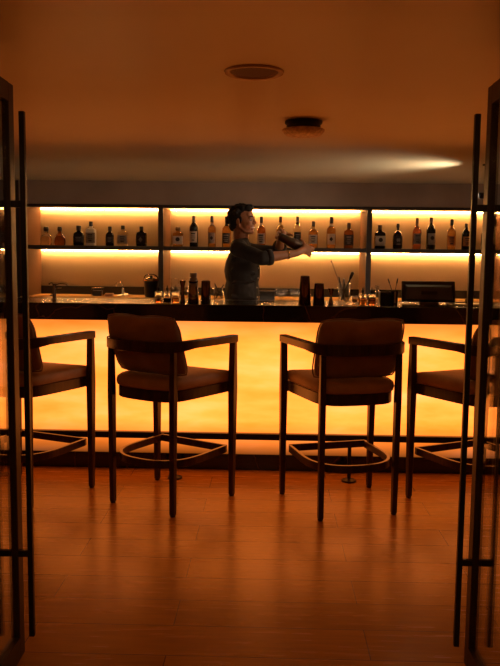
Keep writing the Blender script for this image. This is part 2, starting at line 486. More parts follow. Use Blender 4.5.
bm = NB(); box(bm, BX0 + .1, BX1 - .1, .502, .510, 1.06, 1.078); mesh_obj('added_fill_strip', bm, emit('fill_strip_glow', (1, .66, .40), 6.5), bc)  # added glowing strip, hidden behind the top, to brighten ceiling and header
fr = tag(empty('foot_rail', (0, 4.72, 0)), 'long black foot rail on posts along the base of the bar', 'foot rail')
bm = NB(); box(bm, BX0, BX1, -.105, -.065, .259, .299); mesh_obj('rail', bm, 'black', fr, bevel=.004)
for x in (-2.8, -1.69, -.585, .517, 1.62, 2.6):
    bm = NB(); box(bm, x - .011, x + .011, -.096, -.074, .012, .26)
    lathe(bm, [(.016, .02), (.03, .012), (.045, .010), (.047, 0)][::-1], 24, x, -.085, 0)
    mesh_obj('rail_post', bm, 'black', fr)


# ------------------------------------------------------------------ bar stools
def make_stool():
    t = empty('bar_stool')
    Lg = [(-.215, -.242), (.215, -.242), (-.280, .238), (.280, .238)]
    for i, (x, y) in enumerate(Lg):
        bm = NB(); sx = 1 if x > 0 else -1
        rear = y < 0
        a, b_ = (.0145, .0145)       # foot half-sizes
        A, B = (.0165, .019) if rear else (.020, .022)      # at seat
        ztop = .925
        xt, yt = (x * 1.02, y * 1.0) if rear else (x * 1.01, y * 1.0)
        xm, ym = x + (xt - x) * .72, y + (yt - y) * .72
        q = lambda cx, cy, u, v, z: [(cx - u, cy - v, z), (cx + u, cy - v, z), (cx + u, cy + v, z), (cx - u, cy + v, z)]
        hexa(bm, q(x, y, a, b_, .008), q(xm, ym, A, B, .65))
        hexa(bm, q(xm, ym, A, B, .65), q(xt, yt, .014 if rear else .019, .014, ztop))
        bmesh.ops.remove_doubles(bm, verts=bm.verts, dist=1e-4)
        lg = mesh_obj('leg', bm, 'wood', t, bevel=.004)
        bm = NB(); lathe(bm, [(.013, 0), (.015, .002), (.015, .008)], 16, x, y); mesh_obj('foot_glide', bm, 'black', lg)
    # armrest band: curved back wrapping into straight arms
    half = [(0, -.318), (.09, -.312), (.165, -.288), (.220, -.254), (.250, -.195), (.261, -.11), (.271, .05), (.283, .26)]
    path = [(-x, y) for x, y in half[::-1]] + half[1:]
    sm = catmull([Vector((x, y, 0)) for x, y in path], 5)
    w = []; z0 = []
    for p in sm:
        bk = max(0, min(1, (-p.y - .12) / .14))
        w.append(.046 - .014 * bk); z0.append(.913 - .018 * bk)
    bm = NB(); sweep_band(bm, [(p.x, p.y) for p in sm], w, z0, .956); mesh_obj('armrest', bm, 'wood', t, bevel=.005)
    # seat frame
    hs = [(0, -.262), (.10, -.256), (.165, -.236), (.207, -.19), (.226, -.11), (.240, .05), (.252, .225), (.235, .243), (0, .246)]
    po = [(-x, y) for x, y in hs[::-1]][1:] + hs[1:-1]
    po = [(-x, y) for x, y in hs[:0:-1]] + hs[:-1]
    poly = [Vector((x, y, 0)) for x, y in po]
    # smooth the closed outline
    def closed_smooth(P, k=4):
        n = len(P); out = []
        for i in range(n):
            p0, p1, p2, p3 = P[i - 1], P[i], P[(i + 1) % n], P[(i + 2) % n]
            for j in range(k):
                u = j / k
                out.append(.5 * ((2 * p1) + (p2 - p0) * u + (2 * p0 - 5 * p1 + 4 * p2 - p3) * u * u + (3 * p1 - p0 - 3 * p2 + p3) * u ** 3))
        return out
    ol = [(p.x, p.y) for p in closed_smooth(poly)]
    bm = NB(); outline_prism(bm, ol, [(.620, .004), (.624, 0), (.680, 0), (.682, .003)]); mesh_obj('seat_frame', bm, 'wood', t)
    bm = NB(); outline_prism(bm, ol, [(.683, .004), (.690, -.008), (.710, -.013), (.732, -.008), (.746, .012), (.752, .05), (.754, .13)])
    mesh_obj('seat', bm, 'leather', t, smooth=True)
    # footrest ring
    hr = [(0, -.275), (.10, -.262), (.175, -.215), (.222, -.14), (.240, -.04), (.240, .10), (.240, .236)]
    pr = [Vector((-x, y, 0)) for x, y in hr[::-1]] + [Vector((x, y, 0)) for x, y in hr[1:]]
    sr = [(p.x, p.y) for p in catmull(pr, 5)]
    bm = NB(); sweep_band(bm, sr + [(.08, .236), (-.08, .236)], .018, .258, .300, closed=True); mesh_obj('footrest', bm, 'wood', t, bevel=.002)
    # loose-looking back cushion leaning on the back rail
    bm = NB()
    nu, nv = 20, 16
    grid = {}
    W, Hh, T = .252, .178, .088
    for s in (-1, 1):
        for i in range(nu + 1):
            for j in range(nv + 1):
                u = -1 + 2 * i / nu; v = -1 + 2 * j / nv
                edge = (i in (0, nu) or j in (0, nv))
                if s == 1 and edge: grid[(s, i, j)] = grid[(-1, i, j)]; continue
                prof = max(0, (1 - abs(u) ** 3.0)) ** .55 * max(0, (1 - abs(v) ** 3.0)) ** .55
                px = u * W * (1 - .085 * abs(v) ** 5 - .02 * (1 - v * v)); pz = v * Hh * (1 - .085 * abs(u) ** 5 - .02 * (1 - u * u))
                if v > 0: pz -= .008 * math.exp(-(u * 4.5) ** 2) * v
                wr = .006 * math.sin(7 * u + 3 * v) * prof + .004 * math.sin(11 * v - 4 * u) * prof
                grid[(s, i, j)] = bm.verts.new((px, s * (T * prof + wr), pz))
    for s in (-1, 1):
        for i in range(nu):
            for j in range(nv):
                bm.faces.new((grid[(s, i, j)], grid[(s, i + 1, j)], grid[(s, i + 1, j + 1)], grid[(s, i, j + 1)]))
    R = Matrix.Translation((0, -.196, .920)) @ Matrix.Rotation(math.radians(19), 4, 'X')
    bm.transform(R)
    cu = mesh_obj('back_cushion', bm, 'cushion', t, smooth=True, subsurf=1)
    bm = NB()
    per = []
    for k in range(nu): per.append((-1 + 2 * k / nu, -1))
    for k in range(nv): per.append((1, -1 + 2 * k / nv))
    for k in range(nu): per.append((1 - 2 * k / nu, 1))
    for k in range(nv): per.append((-1, 1 - 2 * k / nv))
    pts = []
    for u, v in per:
        px = u * W * (1 - .085 * abs(v) ** 5 - .02 * (1 - v * v)); pz = v * Hh * (1 - .085 * abs(u) ** 5 - .02 * (1 - u * u))
        if v > 0: pz -= .008 * math.exp(-(u * 4.5) ** 2) * v
        pts.append(R @ Vector((px, 0, pz)))
    tube(bm, pts, .004, 6, closed=True); mesh_obj('piping', bm, 'cushion', cu, smooth=True)
    return t


G = 'wooden armchair stools lined up at the bar'
st = make_stool()
st.location = (-.570, 4.247, 0); st.rotation_euler = (0, 0, math.radians(-30.5))
tag(st, 'dark wooden bar stool left of centre, turned right, cushion seen from behind', 'bar stool', G)
s3 = dup(st, (.4275, 4.212, 0), math.radians(16.5))
tag(s3, 'dark wooden bar stool right of centre, wide brown cushion facing straight back', 'bar stool', G)
s1 = dup(st, (-1.414, 4.303, 0), math.radians(-22.5))
tag(s1, 'dark wooden bar stool at far left, half hidden behind the left door handle', 'bar stool', G)
s4 = dup(st, (1.197, 4.254, 0), math.radians(27.5))
tag(s4, 'dark wooden bar stool at far right, cut by the right door handle', 'bar stool', G)


# ------------------------------------------------------------------ bottles
def bottle(name, px, w_px, top_px, kind, glass, cap, label, text, shelfY=6.80, lab=None, print_=None):
    b0 = at(px, 247, shelfY)
    sc = shelfY / F
    W = w_px * sc / 2
    Hh = (at(px, top_px, shelfY).z - Z_SH)
    t = tag(empty('bottle', (b0.x, shelfY, Z_SH), random.uniform(-.12, .12)), text, 'bottle', 'spirit bottles on the backlit shelves')
    n, sy = (2, 1)
    r = W
    if kind == 'wine':
        prof = [(r * .86, 0), (r, .006), (r, Hh * .60), (r * .93, Hh * .66), (r * .62, Hh * .735), (r * .36, Hh * .79), (r * .32, Hh * .97)]
        neck = r * .32; z_cap = Hh * .84; z_l = (.14, .50)
    elif kind == 'whisky':
        prof = [(r * .86, 0), (r, .006), (r, Hh * .56), (r * .96, Hh * .62), (r * .6, Hh * .68), (r * .36, Hh * .715), (r * .33, Hh * .96)]
        neck = r * .33; z_cap = Hh * .80; z_l = (.12, .46)
    elif kind == 'tall':
        prof = [(r * .84, 0), (r * .96, .006), (r, Hh * .55), (r * .9, Hh * .62), (r * .5, Hh * .70), (r * .34, Hh * .75), (r * .30, Hh * .96)]
        neck = r * .30; z_cap = Hh * .82; z_l = (.16, .50)
    elif kind == 'square':
        n, sy = 7, .7
        prof = [(r * .88, 0), (r * .97, .006), (r, Hh * .62), (r * .94, Hh * .68), (r * .5, Hh * .73), (r * .33, Hh * .75), (r * .33, Hh * .92)]
        neck = r * .33; z_cap = Hh * .80; z_l = (.12, .54)
    elif kind == 'squat':
        prof = [(r * .8, 0), (r * .98, .01), (r, Hh * .20), (r * .93, Hh * .40), (r * .66, Hh * .55), (r * .3, Hh * .62), (r * .27, Hh * .9)]
        sy = .6
        neck = r * .27; z_cap = Hh * .74; z_l = (.16, .40)
    elif kind == 'dome':
        prof = [(r * .8, 0), (r * .97, .01), (r, Hh * .34), (r * .98, Hh * .5), (r * .8, Hh * .62), (r * .45, Hh * .68), (r * .22, Hh * .71), (r * .22, Hh * .86)]
        neck = r * .22; z_cap = Hh * .80; z_l = (.16, .5)
    elif kind == 'jug':
        n, sy = 4, .75
        prof = [(r * .86, 0), (r, .008), (r, Hh * .52), (r * .9, Hh * .62), (r * .5, Hh * .70), (r * .4, Hh * .73), (r * .4, Hh * .9)]
        neck = r * .4; z_cap = Hh * .76; z_l = (.16, .48)
    bm = NB(); lathe(bm, prof, 36 if n > 2 else 28, n=n, sy=sy)
    body = mesh_obj('bottle_body', bm, glass, t, smooth=True)
    md = body.modifiers.new('e', 'EDGE_SPLIT'); md.split_angle = math.radians(50)
    bm = NB(); rc = neck * 1.22
    if kind in ('squat', 'dome') or cap == 'cork':
        lathe(bm, [(neck * .9, z_cap), (rc * 1.15, z_cap + .004), (rc * 1.35, z_cap + (Hh - z_cap) * .5), (rc * 1.1, Hh - .002), (rc * .6, Hh)], 20)
    else:
        lathe(bm, [(rc, z_cap), (rc, Hh - .003), (rc * .9, Hh)], 20)
    mesh_obj('stopper', bm, cap, t, smooth=False, bevel=.0008)
    if kind in ('wine', 'whisky', 'tall'):
        bm = NB(); lathe(bm, [(neck * 1.1, z_cap - .028), (neck * 1.1, z_cap - .006)], 20, closed=False); mesh_obj('neck_band', bm, label, t, smooth=True)
    if label:
        lo, hi = z_l if lab is None else lab
        prof2 = [(r * 1.0 + .0012, Hh * lo), (r * 1.0 + .0012, Hh * hi)]
        if kind == 'squat': prof2 = [(r * 1.0 + .002, Hh * lo), (r * .955 + .002, Hh * hi)]
        bm = NB(); lathe(bm, prof2, 16, n=n, sy=sy, closed=False, a0=-PI / 2 - 1.0, a1=-PI / 2 + 1.0)
        lb = mesh_obj('label', bm, label, t, smooth=True)
        if print_:
            yv = -(r * sy + .0026) if n > 2 or True else 0
            zm = Hh * (lo + hi) / 2; hh = Hh * (hi - lo)
            bm = NB(); s = r * .42
            if print_ == 'diamond':
                hexa(bm, [(0, yv - .001, zm - s * 1.3), (s, yv - .001, zm), (0, yv - .001, zm + s * 1.3), (-s, yv - .001, zm)],
                     [(0, yv + .004, zm - s * 1.3), (s, yv + .004, zm), (0, yv + .004, zm + s * 1.3), (-s, yv + .004, zm)])
            elif print_ == 'disc':
                lathe(bm, [(s, 0), (s, .004)], 20, mtx=Matrix.Translation((0, yv + .003, zm + hh * .1)) @ Matrix.Rotation(PI / 2, 4, 'X'))
            elif print_ == 'bars':
                for zz, ww, th in ((.28, .5, .05), (.08, .42, .03), (-.1, .5, .03), (-.28, .35, .05)):
                    box(bm, -r * ww, r * ww, yv, yv + .004, zm + hh * zz - hh * th, zm + hh * zz + hh * th)
            elif print_ == 'skull':
                lathe(bm, [(0, -s), (s * .5, -s * .9), (s * .75, -.2 * s), (s, .3 * s), (s * .7, s), (0, s * 1.25)], 16, cy=yv + .003, cz=zm, sy=.12)
                box(bm, -s * .9, s * .9, yv - .001, yv + .003, zm - s * 2.0, zm - s * 1.5)
            dark = label in ('labeldark',)
            mesh_obj('label_print', bm, 'labelgrey' if dark else 'ink', lb)
    return t


B = [
 ('squat', 46.5, 12.5, 226.5, 'clearb', 'cap', None, 'squat clear decanter with round dark stopper, first bottle on the left shelf', None),
 ('squat', 60, 11.5, 226.5, 'amberdark', 'cap', None, 'squat amber decanter with round dark stopper, second on the left shelf', None),
 ('jug', 79, 10.5, 225.5, 'darkglass', 'cap', 'labeldark', 'black jug-shaped bottle with stubby cap just left of the frosted bottle', 'bars'),
 ('square', 91.2, 9.5, 221.5, 'frost', 'cap', 'labelgrey', 'tall pale frosted bottle, tallest on the left shelf', 'bars'),
 ('jug', 110, 8, 226.5, 'darkglass', 'cap', 'labeldark', 'slim dark bottle between the frosted bottle and a clear square decanter', 'bars'),
 ('square', 123, 10, 225.5, 'clearb', 'cap', 'labelgrey', 'clear square bottle with black cap on the left shelf', 'bars'),
 ('square', 141.5, 10, 226.5, 'darkglass', 'cap', 'labeldark', 'black square bottle with diamond label, last on the left shelf', 'diamond'),
 ('square', 178, 10, 227, 'amber', 'cork', 'labelwhite', 'short square amber bottle with round stopper and small pale label', 'disc'),
 ('wine', 193.8, 8.5, 215.8, 'darkglass', 'capgrey', 'labelwhite', 'tall dark bottle with large cream label beside the short square bottle', 'bars'),
 ('whisky', 211.8, 8, 216, 'amber', 'cap', 'labelgrey', 'amber whisky bottle between cream-labelled bottle and the bartender', 'diamond'),
 ('whisky', 226.5, 9, 216.5, 'amber', 'cap', 'labeldark', 'amber bottle partly hidden behind the back of the bartender head', 'bars'),
 ('whisky', 261.2, 8.5, 216.5, 'amberdark', 'cap', 'labelgrey', 'dark amber bottle directly in front of the bartender face', 'bars'),
 ('tall', 280.2, 8.5, 216.5, 'amber', 'capbrown', 'labelwhite', 'amber bottle with brown capsule behind the lifted shaker hand', 'bars'),
 ('wine', 297, 8, 216.5, 'clearb', 'capgrey', 'labeldark', 'clear slender bottle with grey capsule above the shaker', 'bars'),
 ('tall', 313, 9.5, 221.5, 'amber', 'capgrey', 'labelwhite', 'shorter amber bottle with white label right of the shaker', 'bars'),
 ('whisky', 331, 8.8, 217, 'amber', 'cap', 'labelwhite', 'tall amber bottle with tilted white label in the middle bay', 'diamond'),
 ('square', 348.3, 9, 223, 'amberdark', 'capbrown', 'labeldark', 'dark amber square-shouldered bottle, last in the middle bay', 'bars'),
 ('square', 379.6, 10, 225, 'darkglass', 'capbrown', 'labelwhite', 'black square bottle with cream label, first in the right bay', 'disc'),
 ('dome', 397.4, 9.5, 223.5, 'darkglass', 'cap', 'labeldark', 'round-shouldered black bottle with pale emblem and ball stopper', 'skull'),
 ('tall', 416.5, 8.5, 218, 'rose', 'capbrown', 'labelgrey', 'slim tawny bottle with grey label in the right bay', 'bars'),
 ('wine', 430.5, 9, 217.5, 'greenglass', 'capbrown', 'labelgrey', 'dark wine-shaped bottle with round grey label in the right bay', 'disc'),
 ('whisky', 451, 8.5, 219.5, 'amber', 'cap', 'labelorange', 'amber bottle with black cap and slanted label near the right door', 'bars'),
 ('wine', 465.5, 8, 223.5, 'darkglass', 'cap', 'labelorange', 'dark bottle with orange label beside the right door handle', 'bars'),
 ('wine', 484.8, 8, 225, 'darkglass', 'cap', 'labelwhite', 'dark bottle with white label between door handle and door frame', 'bars'),
]
for kind, px, w, top, g, cap, lab, text, pr in B:
    bottle('bottle', px, w, top, kind, g, cap, lab, text, print_=pr)


# ------------------------------------------------------------------ things on the bar top
def onbar(px, Y): return at(px, 303, Y).x


def bitters(px, Y, text, liquid, fill, w=.046, h=.066, tall=.116):
    t = tag(empty('bitters_bottle', (onbar(px, Y), Y, ZT), random.uniform(-.1, .1)), text, 'bottle', 'small square bottles on the bar top')
    r = w / 2
    bm = NB(); lathe(bm, [(r * .92, 0), (r, .003), (r, h), (r * .85, h + .006), (r * .3, h + .012), (r * .3, h + .026)], 32, n=7)
    o = mesh_obj('bottle_body', bm, 'clearb', t, smooth=True); md = o.modifiers.new('e', 'EDGE_SPLIT'); md.split_angle = math.radians(50)
    bm = NB(); lathe(bm, [(r * .86, .004), (r * .9, .006), (r * .9, h * fill)], 32, n=7); mesh_obj('liquid', bm, liquid, t, smooth=False)
    bm = NB(); lathe(bm, [(r * .38, h + .014), (r * .42, h + .030), (r * .2, h + .034), (r * .10, tall - .004), (r * .06, tall)], 16); mesh_obj('dasher_top', bm, 'cap', t, smooth=False)
    return t


bitters(158.8, 4.84, 'leftmost of three small square bottles beside the black jigger', 'amberdark', .35)
bitters(167.3, 4.84, 'middle of three small square bottles beside the black jigger', 'darkglass', .45)
bitters(175.8, 4.84, 'small square bottle with amber liquid next to the black jigger', 'amber', .55)
bitters(362.6, 4.86, 'small square bottle with amber liquid right of the mixing glass', 'amber', .62, w=.05)
bitters(371.6, 4.86, 'small square bottle with darker liquid beside the dark bar caddy', 'amberdark', .7, w=.046)


def jigger(px, Y, h, r, text, mat='copper'):
    t = tag(empty('jigger', (onbar(px, Y), Y, ZT)), text, 'jigger', 'hourglass jiggers on the bar top')
    bm = NB(); lathe(bm, [(0, .002), (r * .86, 0), (r * .9, .002), (r * .32, h * .5), (r * .30, h * .53), (r, h * .98), (r * 1.03, h), (r * .95, h), (r * .25, h * .56), (0, h * .56)], 28)
    mesh_obj('cups', bm, mat, t, smooth=True).modifiers.new('e', 'EDGE_SPLIT').split_angle = math.radians(45)
    bm = NB(); lathe(bm, [(r * .36, h * .49), (r * .40, h * .51), (r * .40, h * .53), (r * .36, h * .55)], 24, closed=False); mesh_obj('waist_band', bm, mat, t)


jigger(182.6, 4.85, .145, .0200, 'dark hourglass jigger left of the capped shaker')
jigger(330.8, 4.85, .105, .0195, 'short dark jigger right of the two mixing tins')


def tin(px, Y, h, r0, r1, text, capped=False, name='mixing_tin'):
    t = tag(empty(name, (onbar(px, Y), Y, ZT)), text, 'shaker' if capped else 'mixing tin', None if capped else 'plain metal mixing tins on the bar top')
    if capped:
        bm = NB(); lathe(bm, [(0, 0), (r0 * .95, 0), (r0, .003), (r0 * .80, h * .70), (r0 * .8, h * .7)], 32); mesh_obj('shaker_body', bm, 'copper', t, smooth=True)
        bm = NB(); lathe(bm, [(r0 * .84, h * .695), (r0 * .84, h * .735), (r0 * .76, h * .745), (r0 * .60, h * .85), (r0 * .56, h * .86)], 32); mesh_obj('strainer_top', bm, 'copper', t, smooth=True)
        bm = NB(); lathe(bm, [(r0 * .60, h * .845), (r0 * .64, h * .86), (r0 * .66, h * .98), (r0 * .60, h)], 28); mesh_obj('cap', bm, 'gun', t, smooth=True).modifiers.new('e', 'EDGE_SPLIT').split_angle = math.radians(45)
    else:
        bm = NB(); lathe(bm, [(0, .003), (r0 * .94, 0), (r0, .003), (r1, h), (r1 * .95, h), (r0 * .93, .01), (0, .01)], 32); mesh_obj('tin_body', bm, 'copper', t, smooth=True).modifiers.new('e', 'EDGE_SPLIT').split_angle = math.radians(45)
        bm = NB(); lathe(bm, [(r1 * .97, h - .003), (r1 * 1.04, h - .002), (r1 * 1.04, h + .001), (r1 * .95, h + .001)], 32, closed=False); mesh_obj('rolled_rim', bm, 'gun', t)
    return t


tin(193.2, 4.86, .195, .037, .028, 'tall dark metal cocktail shaker with a cap standing on the bar', True, 'cobbler_shaker')
tin(205.8, 4.85, .146, .034, .0285, 'dark mixing tin beside the capped shaker')
tin(304.6, 4.85, .185, .0415, .029, 'taller of two dark mixing tins right of the bartender')
tin(318.8, 4.85, .138, .039, .030, 'shorter of two dark mixing tins right of the bartender')


def tumbler(name, px, Y, h, r, text, z=None, liquid=None, wall=.0025, cat='glass', group=None, fill=.5, base=.012):
    z = ZT if z is None else z
    t = tag(empty(name, (onbar(px, Y), Y, z)), text, cat, group)
    bm = NB(); lathe(bm, [(0, 0), (r * .86, 0), (r * .9, .002), (r, h), (r - wall, h), (r * .88 - wall, base), (0, base)], 32)
    mesh_obj('glass_wall', bm, 'glass', t, smooth=True)
    if liquid:
        bm = NB(); rr = r * .88 - wall - .0006
        lathe(bm, [(rr, base + .0008), (rr + .002 * fill, h * fill)], 28); mesh_obj('liquid', bm, liquid, t)
    return t


# mixing glass with tools
MG = tumbler('mixing_glass', 343.8, 4.93, .138, .040, 'clear mixing glass holding bar tools, right of the short jigger')
mgx = MG.location.x; mgy = 4.93


def rod(name, p0, p1, r, mat, text, cat, extra=None):
    t = tag(empty(name, p0), text, cat)
    d = Vector(p1) - Vector(p0)
    bm = NB(); tube(bm, [(0, 0, 0), d * .5, d], r, 10); mesh_obj('shaft', bm, mat, t, smooth=True)
    if extra: extra(t, d)
    return t


def spoon_top(t, d):
    bm = NB(); m4 = Matrix.Translation(d) @ d.to_track_quat('Z', 'Y').to_matrix().to_4x4()
    lathe(bm, [(.002, -.01), (.006, -.002), (.007, .006), (.004, .014), (0, .016)], 14, mtx=m4); mesh_obj('drop_end', bm, 'gun', t, smooth=True)


def ring_head(t, d):
    m4 = Matrix.Translation(d) @ d.to_track_quat('Z', 'Y').to_matrix().to_4x4()
    bm = NB(); tube(bm, [m4 @ Vector((.032 * math.cos(a), 0, .018 + .026 * math.sin(a))) for a in [k * PI / 12 for k in range(24)]], .004, 8, closed=True)
    mesh_obj('strainer_rim', bm, 'gun', t, smooth=True)
    bm = NB(); lathe(bm, [(.030, -.001), (.030, .001)], 28, mtx=m4 @ Matrix.Translation((0, 0, .016)) @ Matrix.Rotation(PI / 2, 4, 'X') @ Matrix.Diagonal((1, .85, 1, 1)))
    mesh_obj('strainer_plate', bm, 'gun', t)


def muddler_head(t, d):
    bm = NB(); m4 = Matrix.Translation(d) @ d.to_track_quat('Z', 'Y').to_matrix().to_4x4()
    lathe(bm, [(.004, -.05), (.010, -.03), (.011, 0), (.008, .006), (0, .007)], 16, mtx=m4); mesh_obj('muddler_end', bm, 'cap', t, smooth=True)


e0 = at(331.8, 262, 4.93)
rod('bar_spoon', (mgx + .012, mgy, ZT + .022), (e0.x, mgy, e0.z), .0030, 'gun', 'long thin bar spoon leaning left out of the mixing glass', 'bar spoon', spoon_top)
e1 = at(352.6, 273, 4.94)
rod('muddler', (mgx - .016, mgy + .008, ZT + .026), (e1.x, mgy + .01, e1.z), .006, 'cap', 'black muddler leaning right out of the mixing glass', 'muddler', muddler_head)
e2 = at(343.6, 284, 4.93)
rod('cocktail_strainer', (mgx - .004, mgy - .014, ZT + .03), (e2.x, mgy - .014, e2.z - .01), .006, 'gun', 'dark round cocktail strainer standing in the mixing glass', 'strainer', ring_head)
rod('bar_tongs', (mgx + .004, mgy + .022, ZT + .022), (mgx - .034, mgy + .024, at(340, 277, 4.95).z), .0042, 'cap', 'short black tongs in the mixing glass, tilted left beside the strainer', 'tongs')

tumbler('shot_glass', 354.6, 4.95, .055, .022, 'small glass with amber liquid between mixing glass and square bottles', liquid='amber', fill=.6)
tumbler('cocktail_stick_glass', 376.6, 4.98, .125, .013, 'slim clear glass tube next to the dark bar caddy')


def caddy(px0, px1, Y, z, h, text):
    x0, x1 = onbar(px0, Y), onbar(px1, Y)
    t = tag(empty('bar_caddy', ((x0 + x1) / 2, Y, z)), text, 'caddy')
    w = (x1 - x0) / 2
    bm = NB(); d = .05
    box(bm, -w, w, -d, -d + .004, 0, h); box(bm, -w, w, d - .004, d, 0, h); box(bm, -w, -w + .004, -d + .004, d - .004, 0, h); box(bm, w - .004, w, -d + .004, d - .004, 0, h)
    box(bm, -w + .004, w - .004, -d + .004, d - .004, 0, .005); box(bm, -.002, .002, -d + .004, d - .004, .005, h)
    mesh_obj('tray', bm, 'black', t)
    bm = NB(); box(bm, -w - .002, w + .002, -d - .002, -d + .002, h, h + .003); box(bm, -w - .002, w + .002, d - .002, d + .002, h, h + .003)
    box(bm, -w - .002, -w + .002, -d + .002, d - .002, h, h + .003); box(bm, w - .002, w + .002, -d + .002, d - .002, h, h + .003)
    mesh_obj('metal_rim', bm, 'gun', t)
    return t


caddy(379, 390.5, 5.08, ZT, .075, 'dark square bar caddy with a metal rim left of the till screen')
t = tag(empty('utensil_cup', (onbar(394.2, 5.02), 5.02, ZT)), 'black cup holding two scoops beside the dark till screen', 'cup')
bm = NB(); lathe(bm, [(0, 0), (.022, 0), (.025, .085), (.0235, .085), (.0205, .004), (0, .004)], 24); mesh_obj('cup_body', bm, 'cap', t, smooth=True).modifiers.new('e', 'EDGE_SPLIT').split_angle = .7
bm = NB(); box(bm, -.005, .005, -.0275, -.0255, .008, .082); mesh_obj('pale_strip', bm, 'labelwhite', t)
for s, pxx, txt in ((-1, 388.5, 'black scoop leaning left in the utensil cup'), (1, 397.5, 'thin dark scoop leaning right in the utensil cup')):
    e3 = at(pxx, 280, 5.02)
    def sc_head(tt, d, s=s):
        m4 = Matrix.Translation(d) @ d.to_track_quat('Z', 'Y').to_matrix().to_4x4()
        bm = NB(); lathe(bm, [(.002, -.03), (.010, -.018), (.011, .004), (.006, .012), (0, .013)], 14, mtx=m4 @ Matrix.Diagonal((1, .45, 1, 1))); mesh_obj('scoop_head', bm, 'cap', tt, smooth=True)
    rod('bar_scoop', (t.location.x - s * .010, 5.02, ZT + .012), (e3.x, 5.02, e3.z), .0026, 'cap', txt, 'scoop', sc_head)

# till monitor (its back towards us)
mx0, mx1 = onbar(402, 5.06), onbar(455.5, 5.06)
t = tag(empty('till_monitor', ((mx0 + mx1) / 2, 5.07, ZT), math.radians(-2)), 'black till monitor seen from behind on the right of the bar top', 'monitor')
w = (mx1 - mx0) / 2
tm = Matrix.Rotation(math.radians(-16), 4, 'X')
bm = NB(); box(bm, -w, w, -.012, .012, .012, .155); bm.transform(tm); mesh_obj('screen_housing', bm, 'black', t, bevel=.006)
bm = NB(); hexa(bm, [(-w * .86, -.034, .02), (w * .86, -.034, .02), (w * .9, -.012, .016), (-w * .9, -.012, .016)], [(-w * .80, -.026, .11), (w * .80, -.026, .11), (w * .88, -.012, .13), (-w * .88, -.012, .13)])
bm.transform(tm); rb = mesh_obj('rear_casing', bm, simple('grey_plastic', (.05, .042, .037), .35), t, bevel=.003)
bm = NB(); box(bm, -w * .30, w * .30, -.0355, -.028, .055, .078); bm.transform(tm); mesh_obj('port_slot', bm, 'cap', rb)
bm = NB(); box(bm, -w + .01, w - .01, .012, .0135, .022, .147); bm.transform(tm); mesh_obj('screen', bm, 'screen', t)
bm = NB(); box(bm, -w * .35, w * .35, -.045, .06, 0, .012); mesh_obj('stand', bm, 'gun', t, bevel=.003)

# tray, glasses and pen holder at right
x0, x1 = onbar(449, 4.98), onbar(512, 4.98)
t = tag(empty('serving_tray', ((x0 + x1) / 2, 4.98, ZT)), 'flat pale-rimmed tray on the bar top beside the right door', 'tray')
w = (x1 - x0) / 2
bm = NB(); box(bm, -w, w, -.11, .11, 0, .006); mesh_obj('tray_base', bm, 'gun', t, bevel=.002)
bm = NB(); box(bm, -w, w, -.113, -.108, .003, .014); box(bm, -w, w, .108, .113, .003, .014); box(bm, -w, -w + .005, -.108, .108, .003, .014); box(bm, w - .005, w, -.108, .108, .003, .014); mesh_obj('tray_rim', bm, 'steelrim', t)
tumbler('spirit_glass', 467.8, 4.97, .04, .019, 'low glass of amber liquid on the tray left of the door handle', z=ZT + .0062, liquid='amber', fill=.8, base=.005)
tumbler('spirit_glass', 483.4, 4.99, .075, .028, 'taller glass with amber liquid on the tray right of the door handle', z=ZT + .0062, liquid='amber', fill=.45, base=.008)

# small chrome tap on the left end of the bar
tx = onbar(54.5, 5.0)
t = tag(empty('drinks_tap', (tx, 5.0, ZT)), 'small steel tap with side lever and spout at the left end of the bar', 'tap')
bm = NB(); lathe(bm, [(.020, 0), (.020, .004), (.012, .008), (.011, .10), (.013, .108), (.008, .114)], 24); mesh_obj('tap_column', bm, 'chrome', t, smooth=True).modifiers.new('e', 'EDGE_SPLIT').split_angle = .7
bm = NB(); tube(bm, catmull([(0, 0, .098), (.03, 0, .110), (.06, 0, .112), (.085, 0, .106), (.09, 0, .090)], 4), .0055, 10); mesh_obj('spout', bm, 'chrome', t, smooth=True)
bm = NB(); tube(bm, catmull([(0, 0, .105), (-.015, 0, .116), (-.03, 0, .112), (-.036, 0, .102)], 4), .0045, 10); mesh_obj('lever', bm, 'chrome', t, smooth=True)
bm = NB(); tube(bm, [(0, 0, .075), (.05, 0, .078)], .005, 10); tube(bm, [(0, 0, .03), (-.03, 0, .03)], .005, 10); mesh_obj('side_valve', bm, 'chrome', t, smooth=True)


# things on the work ledge behind the bar top
ZL = 1.03


def coupe(px, Y, z, text, r=.047, h=.13):
    t = tag(empty('coupe_glass', (onbar(px, Y), Y, z)), text, 'glass', 'coupe glasses behind the bar top')
    bm = NB(); lathe(bm, [(0, 0), (.030, 0), (.031, .0015), (.006, .006), (.0035, .012), (.0035, h * .5), (.010, h * .55), (r * .7, h * .66), (r * .97, h * .82), (r, h), (r - .0015, h), (r * .93, h * .83), (r * .65, h * .69), (.004, h * .6), (0, h * .595)], 32)
    mesh_obj('coupe_body', bm, 'glass', t, smooth=True)


coupe(281, 5.32, ZL, 'clear coupe glass behind the bar just right of the bartender', h=.15)
coupe(295.5, 5.34, ZL, 'clear coupe glass half hidden behind the taller mixing tin', h=.15)
caddyo = tag(empty('garnish_tray', (onbar(267, 5.4), 5.4, ZL)), 'low dark garnish tray behind the bar right of the bartender', 'tray')
bm = NB(); box(bm, -.055, .055, -.04, .04, 0, .13); mesh_obj('tray_box', bm, 'cap', caddyo, bevel=.004)
bm = NB(); box(bm, -.058, .058, -.043, .043, .131, .137); mesh_obj('tray_lid', bm, 'glass', caddyo, bevel=.002)
